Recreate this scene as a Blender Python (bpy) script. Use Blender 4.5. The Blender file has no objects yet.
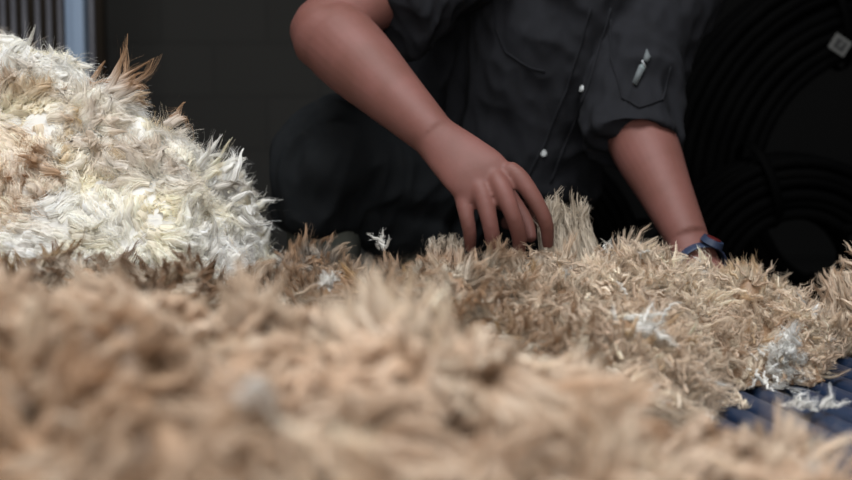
import bpy, bmesh, math
import numpy as np
from mathutils import Vector, Matrix
from mathutils.bvhtree import BVHTree

C = bpy.context.scene.collection
rng = np.random.default_rng(7)
FP = 852 * 50 / 36.0
CAM = Vector((0, 0, 0.65))
PITCH = math.radians(5)

def ray(px, py):
    u, v = (px - 426) / FP, (240 - py) / FP
    # camera space (u, v, -1) rotated to look along +Y, pitched down
    return Vector((u, math.cos(PITCH) + v * math.sin(PITCH), v * math.cos(PITCH) - math.sin(PITCH)))

def P(px, py, d):
    """a place measured in the photo, at d metres in front of the camera"""
    r = ray(px, py)
    return CAM + r * (d / r.y)

# ------------------------------------------------------------------ materials
def new_mat(name):
    m = bpy.data.materials.new(name); m.use_nodes = True
    nt = m.node_tree; b = nt.nodes['Principled BSDF']
    return m, nt, b

def mat(name, col, rough=0.8, col2=None, scale=20, detail=4, bump=0.0, bscale=60, metal=0.0, stretch=(1, 1, 1), spec=0.5, bdist=0.01):
    m, nt, b = new_mat(name)
    b.inputs['Base Color'].default_value = (*col, 1)
    b.inputs['Roughness'].default_value = rough
    b.inputs['Metallic'].default_value = metal
    b.inputs['Specular IOR Level'].default_value = spec
    tc = nt.nodes.new('ShaderNodeTexCoord')
    mp = nt.nodes.new('ShaderNodeMapping'); mp.inputs['Scale'].default_value = stretch
    nt.links.new(tc.outputs['Object'], mp.inputs[0])
    if col2 is not None:
        n = nt.nodes.new('ShaderNodeTexNoise'); n.inputs['Scale'].default_value = scale; n.inputs['Detail'].default_value = detail
        nt.links.new(mp.outputs[0], n.inputs['Vector'])
        r = nt.nodes.new('ShaderNodeValToRGB')
        r.color_ramp.elements[0].position = 0.35; r.color_ramp.elements[1].position = 0.65
        r.color_ramp.elements[0].color = (*col, 1); r.color_ramp.elements[1].color = (*col2, 1)
        nt.links.new(n.outputs[0], r.inputs[0]); nt.links.new(r.outputs[0], b.inputs['Base Color'])
    if bump:
        n = nt.nodes.new('ShaderNodeTexNoise'); n.inputs['Scale'].default_value = bscale; n.inputs['Detail'].default_value = 5
        nt.links.new(mp.outputs[0], n.inputs['Vector'])
        bp = nt.nodes.new('ShaderNodeBump'); bp.inputs['Strength'].default_value = bump; bp.inputs['Distance'].default_value = bdist
        nt.links.new(n.outputs[0], bp.inputs['Height']); nt.links.new(bp.outputs[0], b.inputs['Normal'])
    return m

def brick_mat(name, c1, c2, mortar):
    m, nt, b = new_mat(name)
    tc = nt.nodes.new('ShaderNodeTexCoord'); mp = nt.nodes.new('ShaderNodeMapping')
    mp.inputs['Rotation'].default_value = (math.pi / 2, 0, 0)
    nt.links.new(tc.outputs['Object'], mp.inputs[0])
    br = nt.nodes.new('ShaderNodeTexBrick')
    br.inputs['Color1'].default_value = (*c1, 1); br.inputs['Color2'].default_value = (*c2, 1); br.inputs['Mortar'].default_value = (*mortar, 1)
    br.inputs['Scale'].default_value = 1.0; br.inputs['Brick Width'].default_value = 0.4; br.inputs['Row Height'].default_value = 0.2
    br.inputs['Mortar Size'].default_value = 0.006
    nt.links.new(mp.outputs[0], br.inputs['Vector']); nt.links.new(br.outputs[0], b.inputs['Base Color'])
    b.inputs['Roughness'].default_value = 0.95
    bp = nt.nodes.new('ShaderNodeBump'); bp.inputs['Strength'].default_value = 0.5; bp.inputs['Distance'].default_value = 0.01; bp.invert = True
    nt.links.new(br.outputs['Fac'], bp.inputs['Height']); nt.links.new(bp.outputs[0], b.inputs['Normal'])
    return m

def wool_mat():
    m = bpy.data.materials.new('wool'); m.use_nodes = True
    nt = m.node_tree; nt.nodes.clear()
    out = nt.nodes.new('ShaderNodeOutputMaterial')
    at = nt.nodes.new('ShaderNodeAttribute'); at.attribute_name = 'wool_colour'
    d = nt.nodes.new('ShaderNodeBsdfDiffuse'); t = nt.nodes.new('ShaderNodeBsdfTranslucent')
    g = nt.nodes.new('ShaderNodeBsdfGlossy'); g.inputs['Roughness'].default_value = 0.5
    mx = nt.nodes.new('ShaderNodeMixShader'); mx.inputs[0].default_value = 0.34
    m2 = nt.nodes.new('ShaderNodeMixShader'); m2.inputs[0].default_value = 0.03
    nt.links.new(at.outputs['Color'], d.inputs['Color']); nt.links.new(at.outputs['Color'], t.inputs['Color'])
    nt.links.new(d.outputs[0], mx.inputs[1]); nt.links.new(t.outputs[0], mx.inputs[2])
    nt.links.new(mx.outputs[0], m2.inputs[1]); nt.links.new(g.outputs[0], m2.inputs[2])
    nt.links.new(m2.outputs[0], out.inputs[0])
    return m

M = {}
M['wool'] = wool_mat()
M['shirt'] = mat('charcoal_cotton', (0.0078, 0.0082, 0.0105), 0.9, (0.010, 0.0105, 0.0135), 40, bump=0.25, bscale=500, spec=0.25, bdist=0.001)
M['trousers'] = mat('black_cotton', (0.0062, 0.0075, 0.009), 0.9, (0.0085, 0.0098, 0.0112), 30, bump=0.25, bscale=500, spec=0.2, bdist=0.001)
M['skin'] = mat('skin', (0.150, 0.061, 0.048), 0.6, (0.18, 0.074, 0.062), 22, bump=0.12, bscale=250, spec=0.35, bdist=0.001)
M['skin'].node_tree.nodes['Principled BSDF'].inputs['Subsurface Weight'].default_value = 0.08
M['skin'].node_tree.nodes['Principled BSDF'].inputs['Subsurface Radius'].default_value = (0.01, 0.004, 0.002)
M['nail'] = mat('nail', (0.42, 0.25, 0.2), 0.35)
M['hair'] = mat('hair', (0.03, 0.018, 0.012), 0.6, (0.05, 0.03, 0.02), 90, stretch=(1, 1, 6))
M['boot'] = mat('boot', (0.10, 0.108, 0.092), 0.7, (0.13, 0.138, 0.118), 15)
M['button'] = mat('button', (0.5, 0.52, 0.52), 0.35)
M['label_grey'] = mat('label_grey', (0.10, 0.115, 0.12), 0.7)
M['label_mid'] = mat('label_mid', (0.17, 0.21, 0.21), 0.7)
M['label_white'] = mat('label_white', (0.3, 0.32, 0.33), 0.7)
M['strap'] = mat('watch_strap', (0.022, 0.036, 0.075), 0.5)
M['red'] = mat('watch_red', (0.10, 0.012, 0.012), 0.4)
M['eye'] = mat('eye', (0.6, 0.58, 0.55), 0.3)
M['iris'] = mat('iris', (0.05, 0.03, 0.02), 0.3)
M['lip'] = mat('lip', (0.28, 0.09, 0.08), 0.5)
M['slat'] = mat('navy_painted_metal', (0.010, 0.024, 0.060), 0.42, (0.014, 0.032, 0.075), 25, spec=0.5)
M['pipe'] = mat('black_polythene', (0.0012, 0.0012, 0.0013), 0.7, (0.002, 0.002, 0.002), 12, spec=0.025)
M['tag'] = mat('tag_grey', (0.09, 0.09, 0.086), 0.8)
M['tag_dark'] = mat('tag_print', (0.02, 0.02, 0.02), 0.8)
M['post'] = mat('galvanised_post_sky_tint', (0.30, 0.40, 0.55), 0.4, (0.36, 0.47, 0.62), 6, metal=0.0, stretch=(1, 1, .1))  # blue of sky light on bare metal, put into the base colour
M['bar'] = mat('dull_steel_bar', (0.12, 0.12, 0.14), 0.5, (0.16, 0.16, 0.18), 12)
M['wall'] = brick_mat('dark_block_wall', (0.035, 0.034, 0.031), (0.038, 0.037, 0.034), (0.031, 0.030, 0.028))
M['dark_wall'] = mat('near_black_boards', (0.012, 0.012, 0.012), 0.9)  # near-black colour keeps the added store dark
M['timber'] = mat('brown_boards', (0.035, 0.024, 0.014), 0.85, (0.045, 0.032, 0.02), 6, stretch=(8, 1, .4), bump=0.2)
M['concrete'] = mat('concrete_floor', (0.14, 0.135, 0.125), 0.9, (0.18, 0.17, 0.155), 3, bump=0.15, bscale=30)
M['ceiling'] = mat('ceiling_boards', (0.10, 0.095, 0.085), 0.9)
M['burr'] = mat('seed_burr', (0.02, 0.014, 0.009), 0.9)

# ------------------------------------------------------------------ object helpers
def link(name, me, m=None, parent=None, smooth=True):
    o = bpy.data.objects.new(name, me); C.objects.link(o)
    if m: me.materials.append(m)
    if smooth and len(me.polygons): me.polygons.foreach_set('use_smooth', [True] * len(me.polygons))
    if parent is not None: o.parent = parent; o.matrix_parent_inverse = parent.matrix_world.inverted()
    return o

def tag(o, label=None, cat=None, group=None, kind=None):
    if label: o['label'] = label
    if cat: o['category'] = cat
    if group: o['group'] = group
    if kind: o['kind'] = kind
    return o

def empty(name, loc):
    o = bpy.data.objects.new(name, None); C.objects.link(o); o.location = loc
    o.empty_display_size = 0.05
    bpy.context.view_layer.update()
    return o

def box_bm(bm, c, s, rot=None, bevel=0.0):
    r = bmesh.ops.create_cube(bm, size=1.0)
    vs = r['verts']
    mt = Matrix.Translation(Vector(c)) @ (rot.to_4x4() if rot is not None else Matrix.Identity(4)) @ Matrix.Diagonal((*s, 1))
    bmesh.ops.transform(bm, matrix=mt, verts=vs)
    if bevel:
        es = list({e for v in vs for e in v.link_edges})
        bmesh.ops.bevel(bm, geom=es, offset=bevel, segments=2, affect='EDGES', profile=0.6)

def box(name, c, s, m, parent=None, rot=None, bevel=0.0):
    bm = bmesh.new(); box_bm(bm, c, s, rot, bevel)
    me = bpy.data.meshes.new(name); bm.to_mesh(me); bm.free()
    return link(name, me, m, parent, smooth=False)

def catmull(pts, n):
    pts = np.array(pts, float)
    k = len(pts); out = []
    ext = np.vstack([2 * pts[0] - pts[1], pts, 2 * pts[-1] - pts[-2]])
    for i in range(k - 1):
        p0, p1, p2, p3 = ext[i:i + 4]
        for t in np.linspace(0, 1, n, endpoint=False):
            out.append(0.5 * (2 * p1 + (p2 - p0) * t + (2 * p0 - 5 * p1 + 4 * p2 - p3) * t * t + (3 * p1 - p0 - 3 * p2 + p3) * t ** 3))
    out.append(pts[-1])
    return np.array(out)

def sweep(bm, pts, rad, side=(1, 0, 0), n=6, seg=20, cap=True, closed=False):
    """tube through pts; rad = list of r or (a, b): a along the side vector, b across it"""
    k = len(pts)
    full = [list(map(float, p)) + (list(r) if isinstance(r, (tuple, list)) else [r, r]) for p, r in zip(pts, rad)]
    c = catmull(full, n) if n > 1 else np.array(full)
    side = Vector(side)
    rings = []
    N = len(c)
    for i in range(N):
        if closed: T = Vector(c[(i + 1) % N][:3] - c[i - 1][:3])
        else: T = Vector(c[min(i + 1, N - 1)][:3] - c[max(i - 1, 0)][:3])
        T.normalize()
        S = side - T * side.dot(T)
        S.normalize(); B = T.cross(S)
        o = Vector(c[i][:3]); a, b = max(c[i][3], 1e-4), max(c[i][4], 1e-4)
        rings.append([bm.verts.new(o + S * a * math.cos(q) + B * b * math.sin(q)) for q in [2 * math.pi * j / seg for j in range(seg)]])
    for i in range(N - 1 + (1 if closed else 0)):
        A, Bq = rings[i], rings[(i + 1) % N]
        for j in range(seg):
            bm.faces.new((A[j], A[(j + 1) % seg], Bq[(j + 1) % seg], Bq[j]))
    if cap and not closed:
        for R, sgn in ((rings[0], -1), (rings[-1], 1)):
            i = 0 if sgn < 0 else N - 1
            T = Vector(c[min(i + 1, N - 1)][:3] - c[max(i - 1, 0)][:3]).normalized()
            v = bm.verts.new(Vector(c[i][:3]) + T * sgn * min(c[i][3], c[i][4]) * cap * 0.55)
            for j in range(seg):
                f = (R[j], R[(j + 1) % seg], v) if sgn > 0 else (R[(j + 1) % seg], R[j], v)
                bm.faces.new(f)

def ball(bm, c, s, rot=None, u=24, v=16):
    r = bmesh.ops.create_uvsphere(bm, u_segments=u, v_segments=v, radius=1.0)
    mt = Matrix.Translation(Vector(c)) @ (rot.to_4x4() if rot is not None else Matrix.Identity(4)) @ Matrix.Diagonal((*s, 1))
    bmesh.ops.transform(bm, matrix=mt, verts=r['verts'])

def bm_mesh(bm, name):
    bmesh.ops.recalc_face_normals(bm, faces=bm.faces)
    me = bpy.data.meshes.new(name); bm.to_mesh(me); bm.free(); return me

def remesh(bm, name, voxel, smooth=6, dec=None):
    """fuse overlapping lofts into one continuous surface"""
    me = bm_mesh(bm, name + '_src')
    o = bpy.data.objects.new(name + '_tmp', me); C.objects.link(o)
    r = o.modifiers.new('r', 'REMESH'); r.mode = 'VOXEL'; r.voxel_size = voxel
    s = o.modifiers.new('s', 'SMOOTH'); s.factor = 0.5; s.iterations = smooth
    dg = bpy.context.evaluated_depsgraph_get()
    out = bpy.data.meshes.new_from_object(o.evaluated_get(dg))
    out.name = name
    bpy.data.objects.remove(o); bpy.data.meshes.remove(me)
    return out

def get_co(me):
    a = np.empty(len(me.vertices) * 3, np.float32); me.vertices.foreach_get('co', a); return a.reshape(-1, 3).astype(float)
def get_no(me):
    a = np.empty(len(me.vertices) * 3, np.float32); me.vertices.foreach_get('normal', a); return a.reshape(-1, 3).astype(float)
def set_co(me, co):
    me.vertices.foreach_set('co', co.astype(np.float32).ravel()); me.update()

class Noise:
    """smooth random field: a sum of plane waves"""
    def __init__(s, seed, freq, n=24, spread=0.6, stretch=(1, 1, 1)):
        g = np.random.default_rng(seed)
        d = g.normal(size=(n, 3)); d /= np.linalg.norm(d, axis=1)[:, None]
        s.k = d * (freq * 2 * math.pi * g.uniform(1 - spread, 1 + spread, n))[:, None] * np.array(stretch)
        s.p = g.uniform(0, 2 * math.pi, n); s.n = n
    def __call__(s, x):
        return np.sin(x @ s.k.T + s.p).sum(axis=1) * math.sqrt(2.0 / s.n)

def sst(a, b, x):
    t = np.clip((x - a) / (b - a), 0, 1); return t * t * (3 - 2 * t)

# ------------------------------------------------------------------ wool
def norm(v): return v / np.maximum(np.linalg.norm(v, axis=-1, keepdims=True), 1e-9)

def fibres(root, dirv, length, radius, bend, croot, ctip, nf, nseg, width, crimp=0.0018, freq=5.0, seed=1, clump=0.75, stray=0.12, tipstart=0.55, fan=0.0, curl=0.35, body=0.8, blunt=3.0):
    """locks of wool: root, dirv, bend are (L,3); each lock is a soft crimped core wrapped in nf fine crimped ribbons that draw together to its tip"""
    g = np.random.default_rng(seed)
    L = len(root)
    dirv = norm(dirv)
    a = norm(np.cross(dirv, g.normal(size=(L, 3)))); b = np.cross(dirv, a)
    bend2 = g.normal(0, 1, (L, 3)) * np.asarray(curl, float).reshape(-1, 1)
    cl = lambda v, m: v / np.maximum(np.linalg.norm(v, axis=1, keepdims=True) / m, 1)
    bend = cl(bend, .55); bend2 = cl(bend2, .9)
    cph = g.uniform(0, 2 * math.pi, L); fr = freq * g.uniform(0.7, 1.3, L)
    X4 = lambda v: v[:, None, None]
    def axis(t, ln):          # t (1,1,S,1)
        p = X4(root) + X4(dirv) * ln * (t - .25 * t ** 3) + X4(bend) * ln * t ** 2 + X4(bend2) * ln * (t ** 3 - .5 * t ** 2)
        ph = 2 * math.pi * fr[:, None, None, None] * t + cph[:, None, None, None]
        return p + X4(a) * crimp * (0.4 + t) * np.sin(ph)
    def prof(t): return (0.80 + 0.35 * np.sin(np.pi * np.minimum(t * 1.15, 1))) * (1 - clump * t ** 1.3)
    out = []
    # core
    SB, NB = 7, 8
    t = np.linspace(0, 1, SB + 1)[None, None, :, None]
    ln0 = (length * .92)[:, None, None, None]
    q = (np.arange(NB) * 2 * math.pi / NB)[None, :, None, None]
    flut = (1 + .22 * g.normal(size=(L, NB)))[:, :, None, None]
    rb = radius[:, None, None, None] * body * prof(t) * np.sqrt(np.clip(1 - t ** blunt, 0.0, 1)) * flut
    Vb = axis(t, ln0) + (np.cos(q) * X4(a) + np.sin(q) * X4(b)) * rb
    tt = sst(tipstart - 0.25, tipstart + 0.35, t)
    stripe = (1 + .11 * g.normal(size=(L, NB)))[:, :, None, None]
    Cb = (X4(croot) * (1 - tt) + X4(ctip) * tt) * stripe * .94
    Cb = Cb + 0 * Vb
    idx = np.arange(L * NB * (SB + 1)).reshape(L, NB, SB + 1)
    nx = np.roll(idx, -1, axis=1)
    Fb = np.stack([idx[:, :, :-1], nx[:, :, :-1], nx[:, :, 1:], idx[:, :, 1:]], -1).reshape(-1, 4)
    Vb = Vb.reshape(-1, 3)
    # fibres
    t = np.linspace(0, 1, nseg + 1)[None, None, :, None]
    ang = g.uniform(0, 2 * math.pi, (L, nf)); rr = np.sqrt(g.uniform(0.5, 1.15, (L, nf)))
    off = (np.cos(ang)[..., None] * a[:, None] + np.sin(ang)[..., None] * b[:, None])
    st = (g.uniform(size=(L, nf)) < stray)[:, :, None, None]
    shape = np.where(st, 1 + 1.3 * t, prof(t) + fan * t)
    ln = (length[:, None] * g.uniform(0.80, 1.06, (L, nf)))[:, :, None, None]
    p = axis(t, ln) + off[:, :, None] * (rr * radius[:, None])[:, :, None, None] * shape
    ph = g.uniform(0, 6.28, (L, nf, 1, 1))
    p = p + np.where(st, 1.6, 0.30) * crimp * (.3 + t) * (np.sin(2 * math.pi * fr[:, None, None, None] * .8 * t + ph) * X4(b) + np.cos(2 * math.pi * fr[:, None, None, None] * .5 * t + ph) * X4(a))
    sd = norm(np.cross(dirv[:, None], off) + 0.35 * g.normal(size=off.shape))[:, :, None]
    w = width * g.uniform(0.6, 1.4, (L, nf))[:, :, None, None] * np.where(st, 0.5, 1.0) * (1.0 - 0.6 * t ** 2)
    V = np.stack([p - sd * w * 0.5, p + sd * w * 0.5], axis=3).reshape(-1, 3)
    base = (np.arange(L * nf) * (nseg + 1) * 2)[:, None] + (np.arange(nseg) * 2)[None]
    F = np.stack([base, base + 1, base + 3, base + 2], axis=-1).reshape(-1, 4)
    tt = sst(tipstart - 0.25, tipstart + 0.35, t)
    jit = (1 + 0.09 * g.normal(size=(L, nf)))[:, :, None, None]
    col = (X4(croot) * (1 - tt) + X4(ctip) * tt) * jit
    col = np.repeat(col[:, :, :, None], 2, axis=3).reshape(-1, 3)
    return np.vstack([Vb, V]), np.vstack([Fb, F + len(Vb)]), np.clip(np.vstack([Cb.reshape(-1, 3), col]), 0.01, 0.93)

def grid_surface(H, x0, x1, y0, y1, n, m, zb, col):
    """closed heap: a top from the height function H and a flat underside at zb"""
    xs = np.linspace(x0, x1, n); ys = np.linspace(y0, y1, m)
    X, Y = np.meshgrid(xs, ys, indexing='ij')
    Z = np.maximum(H(X.ravel(), Y.ravel()), zb + 0.002)
    top = np.stack([X.ravel(), Y.ravel(), Z], 1)
    bot = top.copy(); bot[:, 2] = zb + 0.001
    V = np.vstack([top, bot]); k = n * m
    i, j = np.meshgrid(np.arange(n - 1), np.arange(m - 1), indexing='ij'); i = i.ravel(); j = j.ravel()
    q = np.stack([i * m + j, (i + 1) * m + j, (i + 1) * m + j + 1, i * m + j + 1], 1)
    keep = (top[q, 2].max(axis=1) > zb + 0.0035)
    q = q[keep]
    F = np.vstack([q, q[:, ::-1] + k])
    cc = col(top)
    return V, F, np.vstack([cc, cc])

def wool_object(name, chunks, parent=None):
    V = []; F = []; K = []; o = 0
    for v, f, c in chunks:
        V.append(v); F.append(f + o); K.append(c); o += len(v)
    V = np.vstack(V).astype(np.float32); V[:, 2] = np.maximum(V[:, 2], TZ + .0006); F = np.vstack(F).astype(np.int32); K = np.vstack(K)
    me = bpy.data.meshes.new(name)
    me.vertices.add(len(V)); me.vertices.foreach_set('co', V.ravel())
    me.loops.add(F.size); me.loops.foreach_set('vertex_index', F.ravel())
    me.polygons.add(len(F)); me.polygons.foreach_set('loop_start', (np.arange(len(F)) * 4).astype(np.int32))
    me.update(calc_edges=True)
    ca = me.color_attributes.new('wool_colour', 'BYTE_COLOR', 'POINT')
    rgba = np.ones((len(V), 4), np.float32); rgba[:, :3] = K
    ca.data.foreach_set('color', rgba.ravel())
    return link(name, me, M['wool'], parent)

def scatter(H, x0, x1, y0, y1, step, seed, keep=None):
    """roots spread evenly over the sloping surface"""
    g = np.random.default_rng(seed); c = .004
    X, Y = np.meshgrid(np.arange(x0, x1, c), np.arange(y0, y1, c), indexing='ij'); X = X.ravel(); Y = Y.ravel()
    e = c / 2
    def slope(X, Y, e): return (H(X + e, Y) - H(X - e, Y)) / (2 * e), (H(X, Y + e) - H(X, Y - e)) / (2 * e)
    sx, sy = slope(X, Y, e)
    Z = H(X, Y)
    w = c * c * np.minimum(np.sqrt(1 + sx ** 2 + sy ** 2), 25)
    ok = (Z > TZ + .006) | (H(X, Y + c) > TZ + .006)
    if keep is not None: ok &= keep(X, Y, Z)
    w = np.where(ok, w, 0); n = int(w.sum() / step ** 2)
    cw = np.cumsum(w); cw /= cw[-1]
    idx = np.searchsorted(cw, (np.arange(n) + g.uniform(0, 1, n)) / n)
    idx = np.minimum(idx, len(X) - 1)
    X = X[idx] + g.uniform(-e, e, n); Y = Y[idx] + g.uniform(-e, e, n)
    Z = np.maximum(H(X, Y), TZ + .004)
    sx, sy = slope(X, Y, .006)
    return np.stack([X, Y, Z], 1), norm(np.stack([-sx, -sy, np.ones(n)], 1))

TZ = 0.352   # top of the slatted table
WHITE = np.array([.93, .91, .86]); CREAM = np.array([.92, .84, .66]); BUFF = np.array([.76, .60, .46]); TAN = np.array([.47, .30, .18])
BROWN = np.array([.23, .135, .075]); PALE = np.array([.87, .745, .60]); GOLD = np.array([.58, .38, .16]); RUST = np.array([.38, .19, .08])
GREY = np.array([.46, .41, .36])

def mixc(a, b, f): return a * (1 - f[:, None]) + b * f[:, None]

# --- rear fleece: lies along the back of the table, runs to the right
nA = Noise(11, 5, stretch=(1, 1, 0)); nB = Noise(12, 14, stretch=(1, 1, 0)); nC = Noise(13, 35, stretch=(1, 1, 0))
nR1 = Noise(201, 8, 12, stretch=(1, 1, 0)); nR2 = Noise(202, 13, 12, stretch=(1, 1, 0))
def crease(q): return np.exp(-(nR1(q) / .20) ** 2) + .6 * np.exp(-(nR2(q) / .20) ** 2)
def xyz(X, Y): return np.stack([X, Y, np.zeros_like(X)], 1)
def H_rear(X, Y):
    crest = np.interp(X, [-1.0, -.265, -.235, -.12, -.05, .05, .18, .30, .38, .45, .50, .545, .60], [.485, .476, .436, .440, .454, .450, .452, .444, .442, .430, .414, .375, .354])
    yb = np.interp(X, [-1, -.27, -.20], [1.46, 1.46, 1.76]) - 0.02 * np.sin(X * 6)
    yf = np.interp(X, [-1.0, .16, .24, .29, .33, .42, .48, .515, .56], [1.0, 1.0, 1.08, 1.26, 1.38, 1.40, 1.42, 1.56, 1.60])
    s = np.clip((Y - yf) / (yb - yf), 0, 1)
    prof = np.clip(1 - np.abs(2 * s - 1) ** np.where(s > .5, 6.0, 3.0), 0, 1) ** 0.5
    tilt = np.interp(s, [0, .35, .75, 1], [.60, .86, 1, .96])
    q = xyz(X, Y)
    h = (crest - TZ) * prof * tilt + prof * (0.014 * nA(q) + 0.010 * nB(q) + .004 - .015 * crease(q))
    xe = np.clip((0.60 - X) / 0.06, 0, 1) ** .5 * np.clip((X + 1.0) / 0.1, 0, 1) ** .5
    return TZ + np.maximum(h, 0) * xe

# --- front fleece: a thick roll nearer the camera
def H_front(X, Y):
    crest = np.interp(X, [-.9, -.45, -.33, -.22, -.08, .0, .05, .09, .125, .155, .175, .195, .22, .245, .27, .36, .45],
                         [.525, .53, .526, .520, .508, .500, .490, .474, .450, .414, .400, .422, .436, .414, .392, .385, .38])
    yb = np.interp(X, [-.9, .05, .12, .2, .45], [1.0, .99, .94, .90, .88]); yf = 0.30 + 0 * X
    s = np.clip((Y - yf) / (yb - yf), 0, 1)
    prof = np.clip(1 - np.abs(2 * s - 1) ** 3.0, 0, 1) ** 0.5
    tilt = np.interp(s, [0, .3, .55, .75, 1], [.62, .80, .94, 1, .9])
    q = xyz(X, Y)
    h = (crest - TZ) * prof * tilt + prof * (0.010 * nA(q + 3) + 0.012 * nB(q + 5) + .006 - .020 * crease(q + 6))
    xe = np.clip((0.62 - X) / 0.08, 0, 1) ** .5 * np.clip((X + .8) / 0.08, 0, 1) ** .5
    return TZ + np.maximum(h, 0) * xe

# --- cream heap on the left
def H_heap(X, Y):
    top = np.interp(X, [-1.1, -.9, -.60, -.52, -.46, -.42, -.40, -.37, -.335, -.31, -.285, -.262, -.245, -.23],
                       [.60, .71, .752, .734, .708, .682, .656, .636, .612, .584, .540, .490, .455, .43])
    yc = 1.70
    w = 0.26
    s = np.clip(np.abs(Y - yc) / w, 0, 1)
    prof = np.sqrt(np.clip(1 - s ** 2.2, 0, 1))
    q = xyz(X, Y)
    h = (top - TZ) * prof + prof * (0.014 * nA(q + 9) + 0.010 * nB(q + 7) + .003 - .016 * crease(q + 8))
    xe = np.clip((-0.225 - X) / 0.03, 0, 1) ** .5
    return TZ + np.maximum(h, 0) * xe

def cluster(R, spacing, seed):
    """neighbouring locks draw together into one staple: returns the vector to the staple's middle and the staple's number"""
    g = np.random.default_rng(seed)
    lo = R.min(0) - spacing; n = np.ceil((R.max(0) + spacing - lo) / spacing).astype(int)
    key = np.floor((R - lo) / spacing).astype(int)
    best = np.full(len(R), 1e9); vec = np.zeros_like(R); cid = np.zeros(len(R), int)
    jit = g.uniform(0, 1, (n[0] + 2, n[1] + 2, 3))
    for dx in (-1, 0, 1):
        for dy in (-1, 0, 1):
            kx = np.clip(key[:, 0] + dx, 0, n[0] + 1); ky = np.clip(key[:, 1] + dy, 0, n[1] + 1)
            c = lo[:2] + (np.stack([kx, ky], 1) + jit[kx, ky, :2]) * spacing
            v = c - R[:, :2]; d = (v ** 2).sum(1); m = d < best
            best[m] = d[m]; vec[m, :2] = v[m]; cid[m] = (kx * (n[1] + 2) + ky)[m]
    return vec, cid

def per(cid, seed, shape=(), kind='n'):
    g = np.random.default_rng(seed); k = cid.max() + 1
    t = g.normal(size=(k,) + shape) if kind == 'n' else g.uniform(size=(k,) + shape)
    return t[cid]

# rear locks
def build_rear():
    col = lambda p: np.repeat((TAN * .8)[None], len(p), 0)  # base darkened to paint shade into the gaps between locks
    surf = grid_surface(H_rear, -1.0, .62, .84, 1.80, 220, 140, TZ, col)
    keep = lambda X, Y, Z: (X > -.50) 
    R, N = scatter(H_rear, -.55, .62, .90, 1.80, .0117, 21, keep)
    g = np.random.default_rng(22); L = len(R)
    n6p = Noise(39, 11); n1, n2, n3 = Noise(31, 9), Noise(32, 9), Noise(33, 9); n4 = Noise(34, 4); n5 = Noise(35, 22)
    F = np.stack([n1(R), n2(R), n3(R)], 1)
    swirl = np.stack([Noise(36, 22)(R), Noise(37, 22)(R), .4 * Noise(38, 22)(R)], 1)
    ridge = sst(1.40, 1.62, R[:, 1])                      # upright staples near the back edge
    left = 1 - sst(.10, .25, R[:, 0])
    up = np.array([0, 0, 1.0])
    d = N * (0.55 + .45 * ridge)[:, None] + up * (ridge * .55)[:, None] + swirl * (0.50 - .30 * ridge * left)[:, None] + g.normal(0, .07, (L, 3)) + F * .25
    d += np.array([-.28, -.25, 0]) * (ridge * left)[:, None]
    d += np.array([0, -.45, -.1]) * (1 - ridge)[:, None]
    comb = left * sst(1.30, 1.45, R[:, 1])
    cv, cid = cluster(R, .026, 24)
    cv = cv - N * (cv * N).sum(1)[:, None]
    d = norm(d * (1 - .75 * comb)[:, None] + comb[:, None] * np.array([-.22, -.30, .95])) + cv / .034 * (.58 + .12 * comb)[:, None] + per(cid, 25, (3,)) * (.30 - .17 * comb)[:, None]
    ln = (.025 + .014 * per(cid, 26, (), 'u')) * g.uniform(.85, 1.12, L) * (1 - .25 * sst(.40, .52, R[:, 0])) * (1 + .25 * comb)
    bend = swirl * .30 + g.normal(0, .10, (L, 3)) + per(cid, 27, (3,)) * .42 + np.array([.25, 0, -.15]) * (ridge * left)[:, None]
    rad = g.uniform(.0035, .0075, L)
    br = np.clip(.5 + .45 * n4(R) + .25 * n5(R), 0, 1)
    lft = sst(-.12, -.32, R[:, 0])
    tip = mixc(np.repeat(PALE[None], L, 0), TAN[None] * np.ones((L, 1)), np.clip(.12 + .25 * left + .65 * br * left + .25 * br, 0, 1) ** 1.0)
    tip = mixc(tip, BROWN[None] * np.ones((L, 1)), np.clip(lft * .75 + left * .6 * per(cid, 28, (), 'u') ** 1.3, 0, 1))
    root = mixc(np.repeat(PALE[None], L, 0), CREAM[None] * np.ones((L, 1)), g.uniform(0, .5, L))
    root = mixc(root, (GREY * .8)[None] * np.ones((L, 1)), np.clip(left * (.3 + .6 * ridge), 0, 1))
    patchy = n6p(R); tip = tip * (1 + .10 * np.clip(patchy, -1.5, 1.5))[:, None]
    cu = per(cid, 29, (), 'u'); gold = cu < .05; tip[gold] = tip[gold] * .5 + GOLD * .5; rust = (cu > .05) & (cu < .09); tip[rust] = tip[rust] * .5 + RUST * .5
    wh = (cu > .965) & (R[:, 0] > .15); tip[wh] = WHITE * .95; root[wh] = WHITE
    v = g.uniform(.94, 1.06, (L, 1)) * (.86 + .24 * per(cid, 30, (), 'u'))[:, None]; tip = tip * v; root = root * v * .9
    return wool_object('fleece', [surf, fibres(R, d, ln, rad * .9, bend, root, tip, 30, 8, .0008, crimp=.0019, freq=3.0, seed=23, clump=.55, stray=.24, curl=.60 - .42 * comb, body=.5), fine_layer(), coarse(H_rear, -1.0, -.5, .95, 1.5, None, 181, BUFF, TAN)])

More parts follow.
